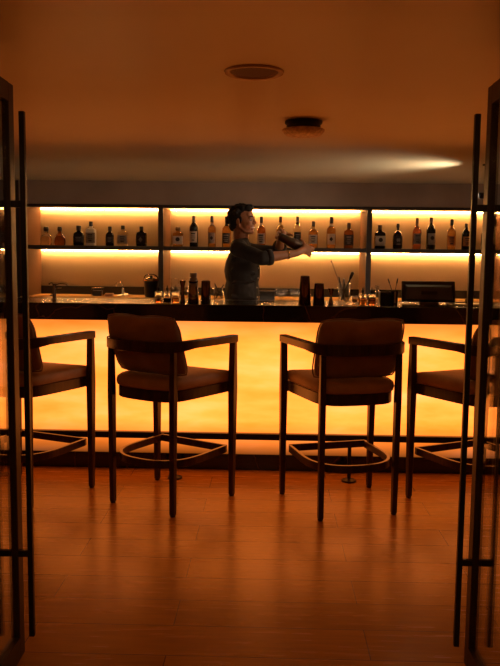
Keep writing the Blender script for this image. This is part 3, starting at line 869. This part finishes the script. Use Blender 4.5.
# tumbler with crossed tools left of the bartender
TG = tumbler('rocks_glass', 218.5, 5.10, .09, .036, 'clear glass with crossed dark tools left of the bartender')
tgx = TG.location.x
rod('ice_tongs', (tgx - .018, 5.10, ZT + .018), (tgx + .035, 5.10, ZT + .112), .004, 'cap', 'dark tongs leaning right in the clear glass by the bartender', 'tongs')
rod('bar_tool', (tgx + .020, 5.106, ZT + .018), (tgx - .028, 5.112, ZT + .118), .0035, 'cap', 'dark tool leaning left in the clear glass by the bartender', 'bar tool')

# things on the back counter
YC = 6.68


def oncounter(px, Y=YC): return at(px, 296, Y).x


t = tag(empty('mixer_tap', (oncounter(120), 6.82, Z_CT)), 'small gooseneck tap on the back counter below the left shelf', 'tap')
bm = NB(); lathe(bm, [(.055, 0), (.055, .005), (.02, .014), (.014, .02), (.012, .07), (.006, .075)], 24); mesh_obj('tap_base', bm, 'chrome', t, smooth=True)
bm = NB(); tube(bm, catmull([(0, 0, .06), (-.005, 0, .10), (-.03, 0, .125), (-.055, 0, .118), (-.066, 0, .09)], 5), .006, 10); mesh_obj('spout', bm, 'chrome', t, smooth=True)
bm = NB(); tube(bm, [(0, 0, .03), (.045, 0, .012), (.055, 0, .012)], .006, 10); mesh_obj('lever', bm, 'chrome', t, smooth=True)
t = tag(empty('napkin_holder', (oncounter(94.5), 6.80, Z_CT)), 'small square metal frame holder on the back counter left of the tap', 'napkin holder')
bm = NB(); w = .045
for s in (-1, 1): tube(bm, [(-w, s * .03, 0.002), (-w, s * .03, .075), (w, s * .03, .075), (w, s * .03, 0.002)], .0045, 8)
mesh_obj('wire_frame', bm, 'copper', t)
bm = NB(); box(bm, -.04, .04, -.024, .024, 0, .05); mesh_obj('napkin_stack', bm, 'cap', t)
t = tag(mesh_obj('small_wooden_box', box(NB(), -.035, .035, -.03, .03, 0, .028), simple('tan_wood', (.25, .13, .07), .5), None, bevel=.002), 'low tan box between the metal frame and the gooseneck tap', 'box')
t.location = (oncounter(107.5), 6.76, Z_CT)
# ice bucket
t = tag(empty('ice_bucket', (oncounter(150.5), 6.72, Z_CT)), 'black ice bucket with a raised handle at the end of the left bay', 'ice bucket')
bm = NB(); lathe(bm, [(0, 0), (.050, 0), (.058, .01), (.064, .15), (.060, .15), (.054, .012), (0, .012)], 32); mesh_obj('bucket_body', bm, 'cap', t, smooth=True).modifiers.new('e', 'EDGE_SPLIT').split_angle = .7
bm = NB(); lathe(bm, [(.064, .145), (.068, .150), (.068, .158), (.060, .158)], 32, closed=False); mesh_obj('rim', bm, 'gold', t, smooth=True)
bm = NB(); tube(bm, catmull([(-.066, 0, .14), (-.05, -.02, .19), (0, -.03, .205), (.05, -.02, .19), (.066, 0, .14)], 6), .005, 8); mesh_obj('handle', bm, 'copper', t, smooth=True)
bm = NB(); lathe(bm, [(.059, .152), (.05, .168), (.02, .178), (0, .18)], 28); mesh_obj('lid', bm, 'copper', t, smooth=True)
bm = NB(); lathe(bm, [(0, .178), (.012, .180), (.014, .190), (0, .196)], 16); mesh_obj('lid_knob', bm, 'cap', t, smooth=True)


def wineglass(px, Y, text):
    t = tag(empty('wine_glass', (oncounter(px, Y), Y, Z_CT)), text, 'glass', 'upturned wine glasses on the back counter')
    bm = NB(); lathe(bm, [(.028, 0), (.036, .04), (.030, .075), (.006, .092), (.0035, .10), (.0035, .155), (.006, .160), (.032, .166), (.032, .1675), (0, .1675), (0, .094), (.003, .09), (.028, .073), (.0345, .04), (.0268, 0)], 28, closed=False)
    mesh_obj('glass_body', bm, 'glass', t, smooth=True)


wineglass(171.5, 6.74, 'upturned wine glass, left one above the small square bottles')
wineglass(178.5, 6.70, 'upturned wine glass, middle one above the small square bottles')
wineglass(186.0, 6.76, 'upturned wine glass behind the black jigger and capped shaker')

# ------------------------------------------------------------------ bartender
PX, PY_ = -.145, 5.90


def capsule(bm, p0, p1, r0, r1, seg=18):
    p0 = Vector(p0); p1 = Vector(p1); d = p1 - p0; l = d.length
    m4 = Matrix.Translation(p0) @ d.to_track_quat('Z', 'Y').to_matrix().to_4x4()
    prof = [(0, -r0)] + [(r0 * math.sin(a), -r0 * math.cos(a)) for a in (.5, 1.0, 1.4)]
    prof += [(r1 * math.sin(a), l + r1 * math.cos(a)) for a in (1.4, 1.0, .5)] + [(0, l + r1)]
    return lathe(bm, prof, seg, mtx=m4)


def ell(bm, c, r, rot=None, seg=22):
    m4 = Matrix.Translation(c)
    if rot: m4 = m4 @ rot
    m4 = m4 @ Matrix.Diagonal((*r, 1))
    prof = [(0, -1)] + [(math.sin(a), -math.cos(a)) for a in [k * PI / 12 for k in range(1, 12)]] + [(0, 1)]
    return lathe(bm, prof, seg, mtx=m4)


def chain(bm, pts, rad, seg=14):
    for (a, b_), (ra, rb) in zip(zip(pts, pts[1:]), zip(rad, rad[1:])): capsule(bm, a, b_, ra, rb, seg)


def remeshed(name, bm, mat, parent, voxel, smooth=3, fac=.5, disp=None):
    me = bpy.data.meshes.new(name)
    bmesh.ops.recalc_face_normals(bm, faces=bm.faces); bm.to_mesh(me); bm.free()
    tmp = bpy.data.objects.new('tmp', me); COL.objects.link(tmp)
    md = tmp.modifiers.new('r', 'REMESH'); md.mode = 'VOXEL'; md.voxel_size = voxel; md.use_smooth_shade = True
    if smooth:
        ms = tmp.modifiers.new('s', 'SMOOTH'); ms.iterations = smooth; ms.factor = fac
    dg = bpy.context.evaluated_depsgraph_get(); dg.update()
    new = bpy.data.meshes.new_from_object(tmp.evaluated_get(dg))
    bpy.data.objects.remove(tmp, do_unlink=True)
    if disp:
        nv = [(v.co.copy(), v.normal.copy()) for v in new.vertices]
        for v, (c_, n_) in zip(new.vertices, nv): v.co = c_ + disp(c_, n_)
    for p in new.polygons: p.use_smooth = True
    new.name = name; new.materials.clear(); new.materials.append(MT[mat])
    o = bpy.data.objects.new(name, new); COL.objects.link(o); o.parent = parent
    return o


man = tag(empty('person', (PX, PY_, 0)), 'person in dark rolled-sleeve shirt shaking a cocktail, smiling, seen from the side', 'person')
HS = .95
HM = Matrix.Translation((-.068, 0, 1.674)) @ Matrix.Rotation(math.radians(-22), 4, 'Z') @ Matrix.Rotation(math.radians(-5), 4, 'Y') @ Matrix.Scale(HS, 4)
hb = NB()
ell(hb, (-.015, 0, .038), (.098, .076, .086))
ell(hb, (.030, 0, -.015), (.064, .066, .090))
ell(hb, (.028, 0, -.060), (.060, .058, .045))
ell(hb, (-.010, 0, -.035), (.070, .066, .060))
ell(hb, (.070, 0, -.090), (.022, .024, .020))
chain(hb, [(-.005, -.055, -.045), (.030, -.047, -.082), (.068, -.018, -.094)], [.014, .014, .013])
chain(hb, [(-.005, .055, -.045), (.030, .047, -.082), (.068, .018, -.094)], [.014, .014, .013])
ell(hb, (.076, 0, .024), (.020, .050, .013))
ell(hb, (.066, 0, .05), (.022, .052, .03))
capsule(hb, (.088, 0, .012), (.110, 0, -.020), .0085, .0125)
for s in (-1, 1):
    ell(hb, (.098, s * .013, -.026), (.012, .009, .009))
    ell(hb, (.062, s * .040, -.020), (.026, .022, .021))
    capsule(hb, (.088, s * .016, -.034), (.070, s * .034, -.058), .008, .010)
    ell(hb, (-.010, s * .079, -.008), (.019, .009, .031), Matrix.Rotation(s * .25, 4, 'Z'))
    ell(hb, (-.004, s * .078, -.034), (.010, .008, .013))
capsule(hb, (.088, -.020, -.046), (.088, .020, -.046), .0075, .0075)
capsule(hb, (.083, -.018, -.066), (.083, .018, -.066), .0080, .0080)
hb.transform(HM)
bmn = hb
capsule(bmn, (-.088, 0, 1.47), (-.072, 0, 1.60), .060, .054)
capsule(bmn, (-.105, 0, 1.50), (-.095, 0, 1.63), .045, .045)
# trunk
ell(bmn, (-.07, 0, .97), (.105, .155, .13)); ell(bmn, (-.07, 0, 1.14), (.095, .130, .16)); ell(bmn, (-.068, 0, 1.33), (.115, .155, .17))
capsule(bmn, (-.085, -.155, 1.455), (-.085, .155, 1.455), .052, .052)
# arms
SR, ER, WR = (-.100, -.190, 1.462), (.085, -.330, 1.392), (.345, -.225, 1.432)
SL, EL, WL = (-.080, .190, 1.462), (.215, .185, 1.432), (.228, -.020, 1.545)
chain(bmn, [SR, ER], [.048, .040]); mid = Vector(ER).lerp(Vector(WR), .3)
chain(bmn, [ER, mid, WR], [.040, .041, .026])
chain(bmn, [SL, EL], [.048, .040]); midl = Vector(EL).lerp(Vector(WL), .3)
chain(bmn, [EL, midl, WL], [.040, .040, .027])
# shaker axis
S0 = Vector((.232, -.140, 1.552)); S1 = Vector((.432, -.140, 1.452)); U = (S1 - S0).normalized(); V = Vector((-U.z, 0, U.x)); Yv = Vector((0, 1, 0))


def hp(o, u, y, v): return tuple(o + U * u + Yv * y + V * v)


# right hand on the lower end (palm on the camera side)
chain(bmn, [WR, hp(S1, -.035, -.050, -.012)], [.027, .030])
ell(bmn, hp(S1, -.020, -.050, .0), (.040, .017, .042))
for k, (off, ln) in enumerate(((.034, .92), (.013, 1.0), (-.008, .95), (-.028, .78))):
    chain(bmn, [hp(S1, .004, -.052, off * .9), hp(S1, .026, -.038, off), hp(S1, .033, -.008, off), hp(S1, .028, .022 * ln, off * .95)], [.0112, .0100, .0092, .0082], 10)
chain(bmn, [hp(S1, -.040, -.050, .020), hp(S1, -.062, -.032, .046), hp(S1, -.088, -.016, .052)], [.014, .0112, .009], 10)
# left hand over the upper end
chain(bmn, [WL, hp(S0, -.002, .045, .030)], [.027, .028])
ell(bmn, hp(S0, .006, .048, .012), (.036, .018, .040))
for k, (off, ln) in enumerate(((.052, .95), (.026, 1.0), (.002, .96), (-.021, .80))):
    chain(bmn, [hp(S0, -.004, .050, off * .9), hp(S0, -.034, .036, off), hp(S0, -.040, .004, off + .002), hp(S0, -.030, -.026 * ln, off)], [.0112, .0100, .0092, .0082], 10)
chain(bmn, [hp(S0, .020, .046, .030), hp(S0, .046, .026, .050), hp(S0, .072, .006, .053)], [.014, .0112, .009], 10)
# legs and feet
for s in (-1, 1):
    chain(bmn, [(-.07, s * .085, .93), (-.06, s * .10, .50), (-.085, s * .11, .09)], [.078, .050, .036])
    capsule(bmn, (-.085, s * .11, .05), (.06, s * .12, .04), .034, .026)
body = remeshed('body', bmn, 'skin', man, .0042, 5, .5)

# face details
for s in (-1, 1):
    bm = NB(); ell(bm, (.079, s * .031, .004), (.0115, .013, .0095)); bm.transform(HM); ey = mesh_obj('eye', bm, 'eye', man, smooth=True)
    bm = NB(); ell(bm, (.0895, s * .031, .003), (.0025, .0055, .0055)); bm.transform(HM); mesh_obj('iris', bm, 'hair', ey, smooth=True)
    bm = NB(); chain(bm, [(.082, s * .017, .012), (.090, s * .031, .0125), (.078, s * .045, .008)], [.0028, .0035, .0026], 8); bm.transform(HM); mesh_obj('eyelid', bm, 'skin', ey, smooth=True)
    bm = NB(); chain(bm, [(.096, s * .013, .029), (.093, s * .030, .034), (.078, s * .049, .028)], [.0040, .0042, .0025], 8); bm.transform(HM); mesh_obj('eyebrow', bm, 'hair', man, smooth=True)
bm = NB(); chain(bm, [(.085, -.024, -.0545), (.0935, -.010, -.0565), (.0935, .010, -.0565), (.085, .024, -.0545)], [.0030, .0050, .0050, .0030], 8); bm.transform(HM); mesh_obj('teeth', bm, 'teeth', man, smooth=True)
# hair: curls over the crown, cropped sides
random.seed(3)
bm = NB()
ell(bm, (-.028, 0, .052), (.098, .079, .083)); ell(bm, (-.070, 0, .010), (.050, .068, .070)); ell(bm, (-.01, 0, .092), (.090, .062, .042))
ell(bm, (.056, 0, .104), (.044, .052, .032)); ell(bm, (-.100, 0, -.030), (.022, .045, .040))
for k in range(120):
    th = random.uniform(-PI, PI); ph = random.uniform(.0, 1.25)
    d = Vector((math.sin(ph) * math.cos(th), math.sin(ph) * math.sin(th), math.cos(ph)))
    p = Vector((-.015 + d.x * .104, d.y * .078, .045 + d.z * .088))
    if p.x > .055 and p.z < .085: continue
    ell(bm, p, (random.uniform(.014, .022),) * 3, seg=10)
for k in range(16):
    ell(bm, (-.105 - random.uniform(0, .025), random.uniform(-.045, .03), random.uniform(.0, .085)), (random.uniform(.014, .020),) * 3, seg=10)
for k in range(14):
    ell(bm, (random.uniform(.02, .088), random.uniform(-.045, .045), random.uniform(.095, .122)), (random.uniform(.013, .019),) * 3, seg=10)
for s in (-1, 1):
    ell(bm, (-.040, s * .062, .028), (.066, .0185, .058)); ell(bm, (-.062, s * .050, -.018), (.036, .022, .040))
    chain(bm, [(.012, s * .069, .03), (.012, s * .070, -.008)], [.007, .005])
bm.transform(HM)
remeshed('hair', bm, 'hair', man, .0045, 1, .5)

# shirt
bm = NB()
ell(bm, (-.075, 0, .99), (.135, .172, .14)); ell(bm, (-.072, 0, 1.12), (.138, .168, .22)); ell(bm, (-.068, 0, 1.30), (.142, .180, .20))
capsule(bm, (-.088, -.16, 1.462), (-.088, .16, 1.462), .068, .068)
ell(bm, (-.088, 0, 1.49), (.085, .13, .06))
e_r = Vector(ER).lerp(Vector(WR), .08); e_l = Vector(EL).lerp(Vector(WL), .30)
chain(bm, [SR, Vector(SR).lerp(Vector(ER), .5), ER, e_r], [.064, .060, .054, .056])
chain(bm, [SL, Vector(SL).lerp(Vector(EL), .5), EL, e_l], [.064, .060, .052, .052])
for z0, ang in ((1.38, .5), (1.30, -.4), (1.20, .3), (1.10, -.3)):
    capsule(bm, (-.14, -.155, z0), (.03, -.150, z0 + .06 * ang), .012, .010)


def wr(co, n):
    a = noise.noise(Vector((co.x * 9, co.y * 9, co.z * 5))) * .010 + noise.noise(co * 26) * .003
    return n * a


shirt = remeshed('shirt', bm, 'shirt', man, .0065, 5, .5, wr)
bm = NB()
for R0, P, Q in ((.059, e_r, Vector(WR)), (.055, e_l, Vector(WL))):
    d = (Q - P).normalized(); m4 = Matrix.Translation(P + d * .028) @ d.to_track_quat('Z', 'Y').to_matrix().to_4x4()
    bm = NB(); lathe(bm, [(R0 - .006, -.012), (R0, -.010), (R0 + .003, .006), (R0 + .001, .026), (R0 - .012, .028), (R0 - .013, -.010)], 28, mtx=m4, closed=False)
    mesh_obj('rolled_cuff', bm, 'shirt', shirt, smooth=True)
bm = NB()
cp = []
for k in range(17):
    a = -2.75 + 5.5 * k / 16
    cp.append(Vector((-.088 + .068 * math.cos(a + PI) , .070 * math.sin(a + PI), 1.515 - .012 * math.cos(a))))
rings = []
for p in cp:
    o_ = Vector((p.x + .088, p.y, 0)).normalized()
    rings.append([bm.verts.new(p + Vector((0, 0, .024)) - o_ * .006), bm.verts.new(p + o_ * .016 - Vector((0, 0, .022))), bm.verts.new(p + o_ * .012 - Vector((0, 0, .026))), bm.verts.new(p + Vector((0, 0, .018)) - o_ * .010)])
for A, B_ in zip(rings, rings[1:]):
    for k in range(4): bm.faces.new((A[k], A[(k + 1) % 4], B_[(k + 1) % 4], B_[k]))
bm.faces.new(rings[0][::-1]); bm.faces.new(rings[-1])
mesh_obj('collar', bm, 'shirt', shirt, smooth=True)
from mathutils.bvhtree import BVHTree
bv = BVHTree.FromPolygons([v.co for v in shirt.data.vertices], [p.vertices[:] for p in shirt.data.polygons])
for z in (1.39, 1.315, 1.24, 1.165, 1.09):
    h = bv.ray_cast(Vector((.4, -.075, z)), Vector((-1, 0, 0)))
    if h[0]:
        m4 = Matrix.Translation(h[0]) @ h[1].to_track_quat('Z', 'Y').to_matrix().to_4x4()
        bm = NB(); lathe(bm, [(0, -.001), (.0062, -.001), (.0062, .0022), (.004, .003), (0, .0024)], 14, mtx=m4); mesh_obj('button', bm, 'button', shirt)
# placket strip following the shirt front
bm = NB(); prev = None
for k in range(26):
    z = .92 + k * .0215
    row = []
    for y in (-.090, -.060):
        h = bv.ray_cast(Vector((.4, y, z)), Vector((-1, 0, 0)))
        if h[0] and h[0].x > -.1: row.append(bm.verts.new(h[0] + Vector((.002, 0, 0))))
    if prev and len(row) == 2 and len(prev) == 2: bm.faces.new((prev[0], prev[1], row[1], row[0]))
    prev = row
geo = bmesh.ops.solidify(bm, geom=list(bm.faces), thickness=.0015)
mesh_obj('placket', bm, 'shirt', shirt, smooth=True)
# bracelet on the near wrist
d = (Vector(WR) - Vector(ER)).normalized(); c = Vector(ER).lerp(Vector(WR), .74)
m4 = Matrix.Translation(c) @ d.to_track_quat('Z', 'Y').to_matrix().to_4x4()
bm = NB(); lathe(bm, [(.0345, -.006), (.0365, -.005), (.0365, .005), (.0345, .006)], 28, mtx=m4, closed=False); mesh_obj('wristband', bm, 'gold', man, smooth=True)
# trousers, belt and shoes
bm = NB(); ell(bm, (-.07, 0, .93), (.122, .168, .11))
for s in (-1, 1): chain(bm, [(-.07, s * .09, .90), (-.06, s * .10, .50), (-.085, s * .11, .085)], [.095, .072, .058])
remeshed('trousers', bm, 'trouser', man, .010, 4)
for s in (-1, 1):
    bm = NB(); ell(bm, (-.07, s * .115, .052), (.065, .046, .052)); ell(bm, (.035, s * .12, .042), (.105, .047, .042)); capsule(bm, (-.085, s * .11, .05), (-.085, s * .11, .12), .045, .045)
    for v in bm.verts: v.co.z = max(v.co.z, 0.0)
    mesh_obj('shoe', bm, 'cap', man, smooth=True)

# shaker in his hands
ck = tag(empty('cocktail_shaker', (PX + S0.x, PY_ + S0.y, S0.z)), 'dark metal shaker held tilted between both hands of the bartender', 'shaker')
Ln = (S1 - S0).length
m4 = U.to_track_quat('Z', 'Y').to_matrix().to_4x4()
bm = NB(); lathe(bm, [(0, -.016), (.027, -.016), (.030, -.012), (.040, .11), (.040, .118), (0, .118)], 36, mtx=m4); mesh_obj('upper_tin', bm, 'gun', ck, smooth=True).modifiers.new('e', 'EDGE_SPLIT').split_angle = .7
bm = NB(); lathe(bm, [(0, .10), (.042, .10), (.0435, .103), (.0425, .108), (.032, Ln + .018), (.029, Ln + .022), (0, Ln + .022)], 36, mtx=m4); mesh_obj('lower_tin', bm, 'gun', ck, smooth=True).modifiers.new('e', 'EDGE_SPLIT').split_angle = .7


# ------------------------------------------------------------------ light
t = tag(empty('ceiling_spotlight', (1.455, 5.22, CEIL)), 'small black ceiling spotlight aimed left, just right of the right door handle', 'spotlight')
bm = NB(); lathe(bm, [(.02, 0), (.02, -.008), (.006, -.010), (.006, -.195), (0, -.195)], 20); mesh_obj('stem', bm, 'black', t)
bm = NB(); lathe(bm, [(0, -.035), (.018, -.035), (.021, -.03), (.021, .035), (.018, .035), (.016, .0), (0, .0)], 24, mtx=Matrix.Translation((0, 0, -.21)) @ Matrix.Rotation(-PI / 2, 4, 'Y')); mesh_obj('lamp_head', bm, 'black', t)
bm = NB(); lathe(bm, [(0, .004), (.0145, .004), (.0145, .010), (0, .010)], 20, mtx=Matrix.Translation((0, 0, -.21)) @ Matrix.Rotation(-PI / 2, 4, 'Y')); mesh_obj('lens', bm, emit('spot_lens', (1, .85, .7), 6), t)
s2 = bpy.data.lights.new('ceiling_spotlight_beam', 'SPOT'); s2.energy = 36; s2.color = (1, .76, .56); s2.spot_size = math.radians(124); s2.spot_blend = 1; s2.shadow_soft_size = .02
s2o = bpy.data.objects.new('ceiling_spotlight_beam', s2); COL.objects.link(s2o); s2o.location = (1.42, 5.22, CEIL - .21)
s2o.rotation_euler = Vector((-1, .10, .02)).to_track_quat('-Z', 'Y').to_euler()
def area(name, loc, rot, sx, sy, col, power):
    d = bpy.data.lights.new(name, 'AREA'); d.shape = 'RECTANGLE'; d.size = sx; d.size_y = sy; d.color = col; d.energy = power
    o = bpy.data.objects.new(name, d); COL.objects.link(o); o.location = loc; o.rotation_euler = rot
    return o


area('entry_fill', (0, .2, CEIL - .03), (0, 0, 0), 1.2, .8, (1, .46, .14), 10)  # added warm fill on the viewer's side, lifts the stool backs
sp = bpy.data.lights.new('aisle_fill_spot', 'SPOT'); sp.energy = 11; sp.color = (1, .60, .34); sp.spot_size = math.radians(80); sp.spot_blend = .8; sp.shadow_soft_size = .05  # added fill spot for the bartender and back bar, no fitting modelled
so = bpy.data.objects.new('aisle_fill_spot', sp); COL.objects.link(so); so.location = (.85, 6.1, CEIL - .02)
so.rotation_euler = (Vector((-.25, 5.9, 1.35)) - Vector(so.location)).to_track_quat('-Z', 'Y').to_euler()
W = bpy.data.worlds.new('world'); C.world = W; W.use_nodes = True
W.node_tree.nodes['Background'].inputs['Color'].default_value = (.6, .25, .1, 1)
W.node_tree.nodes['Background'].inputs['Strength'].default_value = .02
C.view_settings.view_transform = 'Standard'; C.view_settings.look = 'None'
C.view_settings.exposure = 0; C.view_settings.gamma = 1; C.view_settings.use_curve_mapping = False
